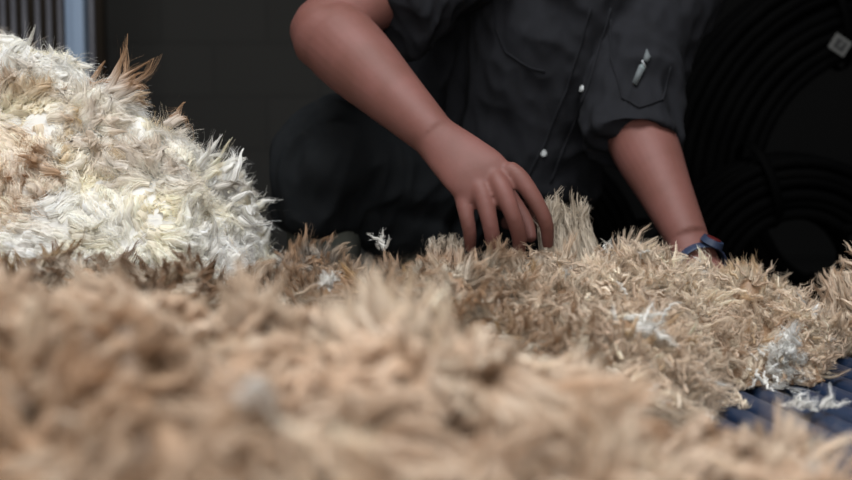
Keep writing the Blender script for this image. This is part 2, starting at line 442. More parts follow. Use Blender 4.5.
def fine_layer():
    """short thin curls lying over the staples of the rear fleece"""
    R, N = scatter(H_rear, -.10, .56, 1.15, 1.78, .0115, 141, lambda X, Y, Z: X > .06 + .05 * nB(xyz(X, Y)))
    g = np.random.default_rng(142); L = len(R)
    R = R + N * g.uniform(.004, .022, (L, 1))
    sw = np.stack([Noise(143, 18)(R), Noise(144, 18)(R), Noise(145, 18)(R)], 1)
    d = N * .45 + sw * .6 + g.normal(0, .35, (L, 3))
    left = 1 - sst(.05, .22, R[:, 0])
    pn = np.clip(.5 + .45 * Noise(147, 12)(R) + .15 * g.normal(size=L), 0, 1); c = mixc(np.repeat((PALE * 1.08)[None], L, 0), (BUFF * .95)[None] * np.ones((L, 1)), pn)
    wb = Noise(148, 15)(R) > 1.75; c[wb] = WHITE
    rb = Noise(149, 15)(R) > 1.7; c[rb] = c[rb] * .4 + GOLD * .5
    c = mixc(c, (TAN * .8)[None] * np.ones((L, 1)), np.clip(left * .8 + .3 * (g.uniform(size=L) < .2), 0, 1)) * g.uniform(.85, 1.1, (L, 1))
    return fibres(R, d, g.uniform(.014, .026, L), g.uniform(.0014, .0030, L), sw * .4, c, c * .95, 7, 7, .0008, crimp=.0022, freq=2.4, seed=146, clump=.5, stray=.3, curl=.9, body=.6)

def build_front():
    col = lambda p: np.repeat((TAN * .55)[None], len(p), 0)  # base darker than the locks: crevice shade put into the colour
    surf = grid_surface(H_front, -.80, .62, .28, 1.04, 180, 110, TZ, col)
    keep = lambda X, Y, Z: (np.abs(X) < .10 + .42 * Y) & (Y > .40)
    R, N = scatter(H_front, -.60, .60, .40, 1.03, .0104, 41, keep)
    g = np.random.default_rng(42); L = len(R)
    F = np.stack([Noise(43, 7)(R), Noise(44, 7)(R), Noise(45, 7)(R)], 1)
    n4, n5, n6 = Noise(46, 5), Noise(47, 16), Noise(48, 8, stretch=(1, 1, 0))
    cv, cid = cluster(R, .036, 50)
    cv = cv - N * (cv * N).sum(1)[:, None]
    d = norm(N * .8 + F * .35 + np.array([-.05, -.40, .12])) + cv / .034 * .95 + per(cid, 51, (3,)) * .32 + g.normal(0, .08, (L, 3))
    ln = (.024 + .026 * per(cid, 52, (), 'u')) * g.uniform(.85, 1.12, L)
    bend = F * .3 + per(cid, 53, (3,)) * .3 + g.normal(0, .08, (L, 3)) + np.array([0, -.2, -.25])
    rad = g.uniform(.0045, .0085, L)
    br = np.clip(.42 + .40 * n4(R) + .30 * n5(R), 0, 1)
    lowleft = sst(.05, -.25, R[:, 0]) * sst(.80, .60, R[:, 1])
    root = mixc(np.repeat(BUFF[None], L, 0), TAN[None] * np.ones((L, 1)), np.clip(.50 + .45 * lowleft, 0, 1))  # browner roots, strongest low left: inner brown plus painted crevice shade
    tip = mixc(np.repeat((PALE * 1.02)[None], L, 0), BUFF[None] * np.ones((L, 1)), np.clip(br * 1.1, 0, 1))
    tip = mixc(tip, TAN[None] * np.ones((L, 1)), np.clip(br * lowleft * .9 + .30 * per(cid, 54, (), 'u') ** 2, 0, 1))
    blot = n6(R) > 1.5
    tip[blot] = tip[blot] * .3 + RUST * .7
    wh = per(cid, 55, (), 'u') < .015; tip[wh] = WHITE * .95
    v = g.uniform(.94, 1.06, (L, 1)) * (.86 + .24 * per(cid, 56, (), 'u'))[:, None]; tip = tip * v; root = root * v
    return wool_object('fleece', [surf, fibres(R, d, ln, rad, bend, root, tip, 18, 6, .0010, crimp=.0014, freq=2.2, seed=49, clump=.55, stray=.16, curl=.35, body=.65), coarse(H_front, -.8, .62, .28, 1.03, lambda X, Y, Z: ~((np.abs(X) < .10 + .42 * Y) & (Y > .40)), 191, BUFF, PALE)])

def build_heap():
    def col(p):
        return np.repeat((WHITE * .95)[None], len(p), 0)
    surf = grid_surface(H_heap, -1.1, -.18, 1.42, 1.98, 150, 90, TZ, col)
    keep = lambda X, Y, Z: (X > -.72) & (Y < 1.84)
    R, N = scatter(H_heap, -.75, -.19, 1.43, 1.90, .0120, 61, keep)
    g = np.random.default_rng(62); L = len(R)
    n4, n5 = Noise(64, 7), Noise(65, 16)
    F = np.stack([Noise(66, 6)(R), Noise(67, 6)(R), Noise(68, 6)(R)], 1)
    swirl = np.stack([Noise(69, 13)(R), Noise(70, 13)(R), Noise(71, 13)(R)], 1)
    flow = np.array([.75, -.2, -.45])          # locks slide down to the right
    tg = flow[None] - N * (N @ flow)[:, None]
    cv, cid = cluster(R, .034, 90)
    cv = cv - N * (cv * N).sum(1)[:, None]
    d = norm(N * .30 + tg * .70 + F * .55 + swirl * .35) + cv / .04 * .32 + per(cid, 91, (3,)) * .15 + g.normal(0, .06, (L, 3))
    ln = (.028 + .018 * per(cid, 92, (), 'u')) * g.uniform(.9, 1.1, L) * (1 - .35 * sst(-.33, -.26, R[:, 0])); rad = g.uniform(.008, .013, L)
    bend = N * -.45 + swirl * .40 + per(cid, 93, (3,)) * .35 + g.normal(0, .08, (L, 3))
    root = mixc(np.repeat(WHITE[None], L, 0), CREAM[None] * np.ones((L, 1)), np.clip(.35 + .5 * n4(R), 0, 1))
    tip = mixc(root, np.repeat(WHITE[None], L, 0), per(cid, 94, (), 'u'))
    # stained brown tips in patches: a band from upper left to centre, and the folded-over edge at far left
    z = R[:, 2]; x = R[:, 0]
    band = np.exp(-((z - (.655 - .55 * (x + .45))) / .028) ** 2) * sst(-.28, -.36, x)
    edge = sst(-.465, -.50, x + .015 * n5(R)) * sst(.68, .655, z) * sst(.52, .55, z)
    st = np.clip(band * .75 + edge * 1.0, 0, 1) * (.55 + .45 * per(cid, 95, (), 'u'))
    tip = mixc(tip, (TAN * .6 + GOLD * .4)[None] * np.ones((L, 1)), st * .9)
    tip = mixc(tip, TAN[None] * np.ones((L, 1)), edge * .9)
    root = mixc(root, PALE[None] * np.ones((L, 1)), np.clip(edge + band * .4, 0, 1) * .7)
    gs = per(cid, 96, (), 'u') < .07; tip[gs] = GOLD * .6 + CREAM * .4
    v = g.uniform(.96, 1.04, (L, 1)); tip *= v; root *= v
    ch = [surf, fibres(R, d, ln, rad, bend, root, tip, 32, 7, .0009, crimp=.0024, freq=2.2, seed=72, clump=.15, stray=.30, curl=.5, body=.62)]
    # separate brown pointed staples standing along the crest and the frayed end
    spots = [(88, 92, 72, 18, 28, TAN), (110, 88, 60, 30, 26, TAN), (121, 90, 66, 26, 24, TAN), (118, 88, 84, 36, 6, TAN), (126, 100, 100, 34, 10, TAN * .7 + CREAM * .3), (178, 120, 112, 22, 12, TAN),
             (4, 60, 24, 8, 30, WHITE), (14, 60, 26, 6, 30, WHITE), (24, 64, 36, 10, 26, WHITE), (45, 64, 50, 10, 15, WHITE), (60, 70, 56, 8, 14, WHITE),
             (200, 160, 138, 28, 30, WHITE), (212, 172, 150, 34, 20, CREAM), (230, 165, 155, 22, 18, WHITE), (236, 172, 158, 12, 26, WHITE),
             (225, 185, 172, 34, 8, GREY), (238, 196, 190, 24, 14, WHITE), (244, 225, 224, 22, -24, WHITE), (246, 236, 236, 22, -8, WHITE), (236, 240, 240, 16, -20, WHITE), (250, 215, 215, 12, -26, WHITE)]
    r2 = []; d2 = []; l2 = []; c2 = []
    for (px, py, _, dx, dy, c) in spots:
        for k in range(3):
            yy = 1.64 + .025 * k
            a = P(px - .25 * dx - 4 * k, py + .35 * dy, yy); b = P(px + dx, py - dy, yy)
            r2.append(a); d2.append((b - a)); l2.append((b - a).length * (.72 if px > 190 else .95) * (1 + .1 * k)); c2.append(c)
    r2 = np.array(r2); d2 = np.array(d2); l2 = np.array(l2); c2 = np.array(c2)
    K = len(r2)
    ch.append(fibres(r2, d2, l2, np.full(K, .0062), g.normal(0, .2, (K, 3)), c2 * .4 + WHITE * .6, c2, 30, 9, .0010, crimp=.0011, freq=2.0, seed=74, clump=.85, stray=.22, tipstart=.45, curl=.3))
    ch.append(coarse(H_heap, -1.1, -.2, 1.42, 1.98, lambda X, Y, Z: ~((X > -.75) & (Y < 1.84)), 171, CREAM, WHITE))
    return wool_object('fleece', ch)

def coarse(H, x0, x1, y0, y1, keep, seed, c1, c2):
    """bigger, sparser locks over the far sides of a fleece"""
    R, N = scatter(H, x0, x1, y0, y1, .021, seed, keep)
    g = np.random.default_rng(seed + 1); L = len(R); one = np.ones((L, 1))
    d = N * .5 + np.stack([Noise(seed + 2, 9)(R), Noise(seed + 3, 9)(R), Noise(seed + 4, 9)(R)], 1) * .5 + g.normal(0, .2, (L, 3))
    return fibres(R, d, g.uniform(.04, .065, L), g.uniform(.009, .016, L), g.normal(0, .25, (L, 3)), c1 * one, c2 * one * g.uniform(.85, 1.05, (L, 1)), 12, 6, .0014, crimp=.0024, freq=2.2, seed=seed + 5, clump=.4, stray=.2, curl=.5, body=.75)

def tuft(name, spec, seed, colr, colt, n, ln, rad=.004, spreadv=.012, flat=.5, nf=14, width=.0016, dirv=None, clump=.5):
    """small loose bunch of locks around a point"""
    g = np.random.default_rng(seed)
    c = np.array(spec, float)
    R = c + g.normal(0, 1, (n, 3)) * np.array([spreadv, spreadv, spreadv * flat])
    d = g.normal(0, 1, (n, 3)) * np.array([1, 1, .6]) + (np.array(dirv) if dirv is not None else np.array([0, 0, .3]))
    one = np.ones((n, 1))
    return wool_object(name, [fibres(R, d, g.uniform(.6, 1.1, n) * ln, np.full(n, rad), g.normal(0, .45, (n, 3)), colr * one, colt * one * g.uniform(.85, 1.1, (n, 1)), nf, 6, width, crimp=.0020, freq=2.5, seed=seed + 1, clump=clump, stray=.3, body=.35, curl=.6)])

rear = build_rear()
tag(rear, 'tan fleece with crimped staples spread along the back of the table under the hands', 'fleece')
front = build_front()
tag(front, 'thick buff fleece roll nearest the camera, the most blurred of the wool', 'fleece')
heap = build_heap()
tag(heap, 'tall creamy white heap of wool beside the sky-tinted steel post', 'fleece')

# small clump past the dip, at the right-hand edge
def H_clump(X, Y):
    r = np.sqrt(((X - .755) / .19) ** 2 + ((Y - 1.68) / .11) ** 2)
    q = xyz(X, Y)
    return TZ + np.maximum((.105 + .010 * nA(q + 2) + .007 * nB(q + 4)) * np.sqrt(np.clip(1 - r ** 3, 0, 1)), 0)
def build_clump():
    surf = grid_surface(H_clump, .52, .96, 1.44, 1.76, 70, 60, TZ, lambda p: np.repeat((BUFF * .6)[None], len(p), 0))
    R, N = scatter(H_clump, .53, .95, 1.45, 1.76, .0125, 81)
    g = np.random.default_rng(82); L = len(R)
    sw = np.stack([Noise(83, 14)(R), Noise(84, 14)(R), Noise(85, 14)(R)], 1)
    d = N * .7 + sw * .45 + g.normal(0, .2, (L, 3)) + np.array([-.2, -.2, .1])
    tip = mixc(np.repeat(PALE[None], L, 0), TAN[None] * np.ones((L, 1)), g.uniform(0, 1, L)); tip = mixc(tip, BROWN[None] * np.ones((L, 1)), (g.uniform(size=L) < .25) * .8)
    return wool_object('fleece', [surf, fibres(R, d, g.uniform(.025, .045, L), g.uniform(.0035, .007, L), sw * .3, tip * .5 + PALE * .4, tip, 22, 7, .0009, crimp=.0016, freq=3, seed=86, clump=.7, body=.55)])
tag(build_clump(), 'small brown and tan wool clump past the dip, in front of the black coils', 'fleece')

# loose white bits
def on_rear(px, py, d, dz=0): p = P(px, py, d); return p
t1 = tuft('wool_tuft', P(785, 370, 1.405), 101, WHITE, WHITE, 70, .022, .0050, .010, 1.9, 30, .0008, clump=.1)
tag(t1, 'fluffy bright white tuft on the front edge of the tan fleece beside the blue slats', 'wool tuft')
t2 = tuft('wool_tuft', Vector(P(803, 410, 1.26)) , 103, WHITE * .9, WHITE, 16, .026, .0045, .012, .10, 14, .0009, dirv=(0.6, -.3, 0.0))
t2.location.z += TZ + .008 - P(803, 410, 1.26).z
tag(t2, 'flat white wool scrap lying on the blue slats', 'wool tuft')
t3 = tuft('wool_tuft', P(384, 246, 1.70), 105, WHITE * .8, WHITE * .9, 8, .030, .0022, .003, 1, 10, .0016, dirv=(-1.2, 0, 1.6), clump=.7)
tag(t3, 'thin white lock standing up against the black trousers', 'wool tuft')
t4 = tuft('wool_tuft', P(325, 280, 1.30), 107, WHITE, WHITE, 9, .014, .003, .004, .6, 10, .0016)
tag(t4, 'tiny white wool fleck on the brown band under the knee', 'wool tuft')
t5 = tuft('wool_tuft', P(2, 368, .66), 109, WHITE, WHITE, 12, .018, .005, .006, .8, 14, .0022)
tag(t5, 'blurred white wool bit at the far end of the front roll, under the cream heap', 'wool tuft')
t6 = tuft('wool_tuft', P(738, 402, 1.29), 111, PALE, PALE, 8, .022, .004, .008, .2, 12, .002)
tag(t6, 'pale wisp of wool in the gap between the fleeces', 'wool tuft')
# dark plant burrs caught in the wool
for i, (px, py, dd, lab) in enumerate([(401, 366, .70, 'dark seed burr lower down on the blurred front roll'), (478, 312, .83, 'dark seed burr on the crest of the front roll')]):
    bm = bmesh.new(); ball(bm, P(px, py, dd), (.0022, .0022, .0022), u=10, v=8)
    for k in range(14):
        dv = Vector(rng.normal(size=3)).normalized()
        sweep(bm, [P(px, py, dd) + dv * .001, P(px, py, dd) + dv * .0035], [.0005, .0001], side=dv.orthogonal(), n=1, seg=4)
    o = link('seed_burr', bm_mesh(bm, 'seed_burr'), M['burr']); tag(o, lab, 'burr')

# pulled wool behind the hand
def pulled(name, base, top, wbase, wtop, n, seed, c1, c2):
    g = np.random.default_rng(seed)
    f = g.uniform(-1, 1, n); h = g.uniform(-1, 1, n)
    base = np.array(base); top = np.array(top)
    A = base + np.outer(f, [wbase, 0, 0]) + np.outer(h, [0, .018, 0])
    B = top + np.outer(f, [wtop, 0, 0]) + np.outer(h, [0, .012, 0]) + g.normal(0, .006, (n, 3))
    d = B - A; one = np.ones((n, 1))
    return wool_object(name, [fibres(A, d, np.linalg.norm(d, axis=1), g.uniform(.004, .008, n), g.normal(0, .07, (n, 3)) + np.array([.05, 0, 0]), c1 * one, c2 * one * g.uniform(.75, 1.1, (n, 1)), 20, 9, .0020, crimp=.0018, freq=4, seed=seed + 1, clump=.3, stray=.15, body=.5, curl=.1)])
KHAKI = np.array([.58, .50, .40])
w1 = pulled('wool_lock', P(574, 268, 1.715), P(556, 188, 1.755), .042, .024, 60, 121, KHAKI * .9, KHAKI)
tag(w1, 'upright bunch of pale khaki wool pulled up beside the fingertips', 'wool lock')
w2 = pulled('wool_lock', P(446, 268, 1.70), P(444, 230, 1.725), .024, .018, 22, 123, TAN * .8 + .08, KHAKI * .8)
tag(w2, 'low tan wool lock lifted beside the little finger', 'wool lock')

# ------------------------------------------------------------------ slatted table
YAW = math.radians(11)   # slats run away from the camera and slightly left
table = empty('slatted_table', (0, 1.0, 0))
ux = Vector((math.cos(YAW), math.sin(YAW), 0)); uy = Vector((-math.sin(YAW), math.cos(YAW), 0))
Rz = Matrix.Rotation(YAW, 3, 'Z')
tc = Vector((.08, 1.02, 0)); TW, TL = 2.10, 1.72
for k in range(int(TW / .040) + 1):
    off = -TW / 2 + k * .040
    bm = bmesh.new()
    a = tc + ux * off - uy * (TL / 2) ; b = tc + ux * off + uy * (TL / 2)
    a.z = b.z = TZ - .015
    sweep(bm, [a, b], [(.0165, .015)] * 2, side=ux, n=1, seg=16, cap=.2)
    link('slat', bm_mesh(bm, 'slat'), M['slat'], table)
for s in (-1, 1):
    box('end_rail', tc + uy * s * (TL / 2 - .06) + Vector((0, 0, TZ - .055)), (TW, .05, .05), M['slat'], table, Rz, .004)
    box('side_rail', tc + ux * s * (TW / 2 - .02) + Vector((0, 0, TZ - .055)), (.04, TL - .17, .05), M['slat'], table, Rz, .004)
    for q in (-1, 1):
        h = TZ - .08
        box('leg', tc + ux * s * (TW / 2 - .06) + uy * q * (TL / 2 - .06) + Vector((0, 0, h / 2)), (.05, .05, h), M['slat'], table, Rz, .004)
tag(table, 'low wool table with a top of round navy blue metal slats', 'table')

# ------------------------------------------------------------------ person
body = bmesh.new()
SH_R, SH_L = P(488, -72, 2.10), P(684, -48, 2.16)
ELB_R, WR_R = P(326, 30, 1.90), P(436, 138, 1.755)
ELB_L, WR_L = P(632, 120, 2.04), P(688, 240, 1.86)
PEL = P(492, 228, 2.36)
NECK = P(603, -92, 2.13)
side_t = (SH_L - SH_R).normalized()
# torso
sweep(body, [PEL + Vector((0, .02, -.06)), PEL, P(505, 165, 2.28), P(555, 60, 2.22), P(585, -20, 2.19), P(598, -70, 2.16), NECK],
      [(.14, .11), (.165, .12), (.135, .10), (.15, .105), (.165, .11), (.15, .09), (.062, .062)], side=side_t, seg=32)
# neck and head, bowed towards the work
HEAD = P(612, -188, 2.06)
sweep(body, [P(598, -70, 2.16), NECK, HEAD + Vector((0, .05, -.06))], [.075, .062, .060], side=side_t)
down = Matrix.Rotation(math.radians(28), 3, 'X')      # face tipped towards the table
hx = lambda v: HEAD + down @ Vector(v)
ball(body, hx((0, .025, .03)), (.077, .095, .092), down)
ball(body, hx((0, -.012, -.035)), (.060, .072, .078), down)
ball(body, hx((0, -.055, -.095)), (.030, .024, .022), down)
sweep(body, [hx((0, -.083, .010)), hx((0, -.100, -.022)), hx((0, -.104, -.034))], [.009, .012, .014], side=(1, 0, 0), n=3, seg=12)
for s in (-1, 1):
    ball(body, hx((s * .017, -.092, -.036)), (.009, .010, .008), down)
    ball(body, hx((s * .078, .012, -.008)), (.009, .018, .031), down)
    ball(body, hx((s * .032, -.074, .028)), (.024, .012, .007), down)
    ball(body, hx((s * .040, -.056, -.025)), (.022, .018, .018), down)
ball(body, hx((0, -.083, -.062)), (.024, .010, .006), down)
ball(body, hx((0, -.081, -.072)), (.021, .010, .006), down)
# arms
def arm(sh, el, wr, k):
    v = (el - sh); w = (wr - el)
    sd = v.cross(w).normalized()
    sweep(body, [sh + (NECK - sh) * .35, sh, sh + v * .35, sh + v * .75, el, el + w * .12, el + w * .32, el + w * .62, wr],
          [.060, .062, .056, .050, .051 * k, .057 * k, .055 * k, .044 * k, .033], side=sd, seg=28)
arm(SH_R, ELB_R, WR_R, 1.08)
arm(SH_L, ELB_L, WR_L, 1.0)
# right hand, back towards the camera, fingers reaching down into the wool
ks = (P(519, 172, 1.70) - P(461, 192, 1.70)).normalized()
sweep(body, [WR_R + (ELB_R - WR_R) * .30, WR_R + (ELB_R - WR_R) * .12, WR_R, P(455, 155, 1.735), P(474, 172, 1.715), P(488, 184, 1.705)],
      [.026, .0335, (.035, .030), (.042, .023), (.047, .020), (.045, .015)], side=ks, seg=24)
FING = {'i': [(508, 168, 1.71), (520, 179, 1.700), (536, 202, 1.692), (546, 224, 1.695), (548, 246, 1.71)],
        'm': [(492, 172, 1.71), (501, 188, 1.690), (512, 213, 1.680), (519, 236, 1.69), (519, 256, 1.71)],
        'r': [(475, 178, 1.71), (482, 194, 1.694), (489, 219, 1.684), (493, 241, 1.69), (496, 260, 1.71)],
        'p': [(459, 178, 1.72), (463, 198, 1.707), (467, 218, 1.697), (470, 235, 1.70), (470, 250, 1.715)]}
RAD = {'i': [.013, .0142, .0122, .0110, .0086], 'm': [.013, .0146, .0128, .0116, .0090], 'r': [.013, .0144, .0126, .0114, .0088], 'p': [.012, .0130, .0115, .0102, .0080]}
for k, pts in FING.items():
    sweep(body, [P(*q) for q in pts], RAD[k], side=ks, n=5, seg=16)
sweep(body, [P(470, 160, 1.745), P(492, 176, 1.765), P(512, 200, 1.775), P(526, 222, 1.765), P(532, 240, 1.75)], [.014, .016, .0125, .0115, .0085], side=ks, n=5, seg=16)
# left hand, behind the fleece's ridge, gripping it
w = (WR_L - ELB_L).normalized()
sweep(body, [WR_L - w * .03, WR_L, P(698, 264, 1.83), P(706, 282, 1.80), P(708, 290, 1.775)], [(.033, .026), (.033, .026), (.036, .021), (.041, .018), (.040, .013)], side=(1, .1, .1), seg=24)
for i, (fx, rr) in enumerate([(-.031, .0098), (-.011, .0112), (.010, .0116), (.030, .0110)]):
    b = P(708, 290, 1.785) + Vector((fx, 0, 0)); ex = (.9, 1.0, 1.03, .95)[i]
    sweep(body, [b, b + Vector((0, -.022, .000)) * ex, b + Vector((0.002, -.050, -.014)) * ex, b + Vector((.003, -.063, -.034)) * ex, b + Vector((.003, -.060, -.052)) * ex], [rr, rr * 1.05, rr * .95, rr * .85, rr * .68], n=5, seg=14)
b = P(700, 276, 1.81)
sweep(body, [b + Vector((-.02, 0, 0)), b + Vector((-.045, -.02, -.012)), b + Vector((-.052, -.045, -.03)), b + Vector((-.045, -.062, -.045))], [.013, .0145, .0118, .0085], side=(0, 0, 1), n=5, seg=14)
# legs: right knee up, left knee on the floor
KN_R = P(330, 168, 2.05); HIP_R = PEL + Vector((-.085, -.01, -.03)); AN_R = Vector((KN_R.x - .05, 2.14, .10))
KN_L = Vector((.38, 2.12, .075)); HIP_L = PEL + Vector((.085, .01, -.03)); AN_L = Vector((.40, 2.55, .09))
sweep(body, [HIP_R, HIP_R.lerp(KN_R, .4), KN_R, KN_R.lerp(AN_R, .3), AN_R], [.085, .078, .056, .052, .036], side=(1, .3, 0), seg=24)
sweep(body, [HIP_L, HIP_L.lerp(KN_L, .5), KN_L, KN_L.lerp(AN_L, .3), AN_L], [.085, .075, .056, .050, .036], side=(1, 0, 0), seg=24)
for AN, dv in ((AN_R, Vector((-.2, -1, 0))), (AN_L, Vector((.0, .25, -1)))):
    dv.normalize(); up = Vector((0, 0, -.055)) if AN is AN_R else Vector((0, .03, 0))
    sweep(body, [AN - dv * .02 + up * .5, AN + dv * .06 + up, AN + dv * (.15 if AN is AN_R else .05) + up], [(.035, .035), (.042, .030), (.036, .020)], side=(1, 0, 0), seg=18)
me = remesh(body, 'person', .0034, 5)
person = link('person', me, M['skin'])
tag(person, 'person in a charcoal shirt crouching behind the fleece, bare forearms reaching into the wool', 'person')

def folds(me, amp, seed, f=9, stretch=(1, 1, .45)):
    co, no = get_co(me), get_no(me)
    a, b, c = Noise(seed, f, 16, stretch=stretch), Noise(seed + 1, f * 2.3, 16, stretch=stretch), Noise(seed + 2, f * .5, 12)
    h = (1 - np.abs(a(co + .02 * np.stack([c(co)] * 3, 1))) * 1.1) * .7 + (1 - np.abs(b(co))) * .25
    set_co(me, co + no * (h * amp)[:, None])

# shirt
bm = bmesh.new()
sweep(bm, [P(506, 192, 2.26), P(509, 175, 2.26), P(522, 130, 2.23), P(555, 60, 2.19), P(583, -10, 2.17), P(596, -62, 2.14), P(602, -86, 2.13)],
      [(.172, .142), (.176, .140), (.165, .128), (.178, .132), (.188, .138), (.178, .122), (.090, .090)], side=side_t, seg=40, cap=.1)
sweep(bm, [SH_R + (NECK - SH_R) * .45, SH_R + Vector((0, 0, -.01)), P(440, -34, 2.035), P(396, 4, 1.98), P(381, 16, 1.955)],
      [.085, .092, .090, .086, .088], side=(ELB_R - SH_R).cross(WR_R - ELB_R), seg=32, cap=.05)
sweep(bm, [P(490, -30, 2.22), P(440, 60, 2.29), P(415, 130, 2.29), P(430, 190, 2.29)], [.08, .095, .105, .09], side=side_t, seg=32, cap=.1)
sweep(bm, [SH_L + (NECK - SH_L) * .45, SH_L + Vector((0, 0, -.01)), P(645, 45, 2.10), P(632, 115, 2.04), P(631, 146, 2.01)],
      [.085, .092, .084, .082, .086], side=(1, 0, 0), seg=32, cap=.05)
me = remesh(bm, 'shirt', .006, 8)
folds(me, .0105, 301)
shirt = link('shirt', me, M['shirt'], person)

def band(name, c, dirv, a, b, side, r, m, parent):
    bm = bmesh.new(); dirv = Vector(dirv).normalized(); S = Vector(side); S = (S - dirv * S.dot(dirv)).normalized(); B = dirv.cross(S)
    pts = [c + S * a * math.cos(q) + B * b * math.sin(q) for q in [2 * math.pi * i / 48 for i in range(48)]]
    sweep(bm, pts, [r] * 48, side=dirv, n=1, seg=8, closed=True)
    return link(name, bm_mesh(bm, name), m, parent)
v = ELB_R - SH_R
dg = bpy.context.evaluated_depsgraph_get()
bvh = BVHTree.FromObject(shirt, dg)
def hit(px, py, off=.002):
    r = ray(px, py).normalized()
    loc, nor, _, _ = bvh.ray_cast(CAM, r)
    if loc is None: return None, None
    if nor.dot(r) > 0: nor = -nor
    return loc + nor * off, nor
def on_shirt(name, pix, rad, m, n=1):
    pts = []; nn = None
    for a, b in zip(pix[:-1], pix[1:]):
        for t in np.linspace(0, 1, 6, endpoint=False):
            q, nr = hit(a[0] + (b[0] - a[0]) * t, a[1] + (b[1] - a[1]) * t)
            if q is not None: pts.append(q); nn = nr
    if len(pts) < 3: return None
    bm = bmesh.new(); sweep(bm, pts, [rad] * len(pts), side=nn.orthogonal(), n=1, seg=8)
    return link(name, bm_mesh(bm, name), m, shirt)
on_shirt('placket', [(527, 178), (546, 140), (566, 90), (582, 40), (592, 2)], (.0022), M['shirt'])
on_shirt('placket', [(550, 182), (566, 140), (588, 90), (602, 40), (612, 2)], (.0022), M['shirt'])
on_shirt('pocket_seam', [(494, 0), (496, 30), (506, 52), (530, 68), (548, 72)], .0018, M['shirt'])
on_shirt('pocket_seam', [(610, 20), (612, 60), (622, 98), (640, 108), (662, 100), (672, 60)], .0018, M['shirt'])
for (px, py) in ((543, 153), (583, 89)):
    q, nr = hit(px, py, .003)
    if q is None: continue
    bm = bmesh.new(); R = nr.to_track_quat('Z', 'Y').to_matrix()
    r = bmesh.ops.create_cone(bm, cap_ends=True, segments=24, radius1=.0062, radius2=.0054, depth=.003)
    bmesh.ops.transform(bm, matrix=Matrix.Translation(q) @ R.to_4x4(), verts=r['verts'])
    for s in (-1, 1):
        box_bm(bm, q + R @ Vector((s * .0015, 0, .0016)), (.0007, .0028, .0008), R)
    o = link('button', bm_mesh(bm, 'button'), M['button'], shirt, smooth=False); o['label'] = 'small pale grey shirt button'
def patch(name, quad, m, off, parent, lab=None):
    bm = bmesh.new(); vs = []; N_ = 2
    for i in range(N_):
        for j in range(N_):
            u, v = i / (N_ - 1), j / (N_ - 1)
            a = np.array(quad[0]) * (1 - u) + np.array(quad[1]) * u; b = np.array(quad[3]) * (1 - u) + np.array(quad[2]) * u
            p = a * (1 - v) + b * v
            q, nr = hit(p[0], p[1], off); vs.append(bm.verts.new(q))
    for i in range(N_ - 1):
        for j in range(N_ - 1):
            bm.faces.new((vs[i * N_ + j], vs[i * N_ + j + 1], vs[(i + 1) * N_ + j + 1], vs[(i + 1) * N_ + j]))
    r = bmesh.ops.extrude_face_region(bm, geom=bm.faces[:])
    c = sum((v.co for v in vs), Vector()) / len(vs)
    nn = (CAM - c).normalized()
    for e in r['geom']:
        if isinstance(e, bmesh.types.BMVert): e.co += nn * .0012
    o = link(name, bm_mesh(bm, name), m, parent)
    if lab: o['label'] = lab
    return o
patch('pocket_label', [(632, 83), (637, 87), (645, 68), (639, 64)], M['label_grey'], .0045, shirt, 'woven grey label on the pocket')
patch('pocket_label', [(638, 70), (643, 73), (646, 67), (641, 63)], M['label_mid'], .0052, shirt, 'paler square of the woven label')
patch('pocket_label', [(641, 61), (645, 68), (646, 67), (642, 59)], M['label_white'], .0060, shirt, 'white stripe of the woven label')
patch('pocket_label', [(643, 60), (647, 63), (650, 57), (647, 50)], M['label_grey'], .0045, shirt, 'upper end of the woven label')

# trousers
bm = bmesh.new()
sweep(bm, [PEL + Vector((0, .03, -.12)), PEL + Vector((0, .01, -.04)), PEL + Vector((0, 0, .05)), P(500, 165, 2.30)], [(.15, .13), (.19, .15), (.18, .14), (.155, .12)], side=side_t, seg=36)
kr = KN_R
sweep(bm, [HIP_R, P(425, 190, 2.20), P(372, 158, 2.10), P(338, 158, 2.05), P(322, 175, 2.045), P(318, 220, 2.06)],
      [.13, .122, .112, .100, .092, .078], side=(1, .3, 0), seg=32)
sweep(bm, [P(345, 205, 2.06), P(400, 222, 2.12), P(445, 240, 2.2)], [.05, .07, .08], side=(1, .3, 0), seg=24)
sweep(bm, [HIP_L, HIP_L.lerp(KN_L, .5), KN_L + Vector((0, 0, .012)), KN_L.lerp(AN_L, .4) + Vector((0, 0, .02)), KN_L.lerp(AN_L, .75) + Vector((0, 0, .01))], [.12, .10, .080, .072, .065], side=(1, 0, 0), seg=28)
me = remesh(bm, 'trousers', .006, 8)
folds(me, .010, 401, 8)
trousers = link('trousers', me, M['trousers'], person)
on_tr = BVHTree.FromObject(trousers, bpy.context.evaluated_depsgraph_get())

# boots
for (AN, top, toe, heel) in ((AN_R, KN_R.lerp(AN_R, .16), Vector((-.04, -.20, -.055)), Vector((0, .06, -.05))), (AN_L, KN_L.lerp(AN_L, .72), Vector((0, .09, -.02)), Vector((0, .03, .06)))):
    bm = bmesh.new()
    sweep(bm, [top, AN + (top - AN) * .3, AN], [.068, .058, .052], side=(1, 0, 0), seg=28, cap=.1)
    if AN is AN_R: sweep(bm, [AN + heel, AN + Vector((0, 0, -.045)), AN + toe * .6 + Vector((0, 0, -.02)), AN + toe], [(.045, .045), (.048, .050), (.050, .042), (.042, .035)], side=(1, 0, 0), seg=24)
    else: sweep(bm, [AN + Vector((0, 0, .05)), AN + Vector((0, .05, .02)), AN + Vector((0, .08, -.045))], [(.045, .045), (.048, .045), (.045, .035)], side=(1, 0, 0), seg=24)
    me = remesh(bm, 'boot', .006, 5)
    co = get_co(me); co[:, 2] = np.maximum(co[:, 2], .002); set_co(me, co)
    link('boot', me, M['boot'], person)
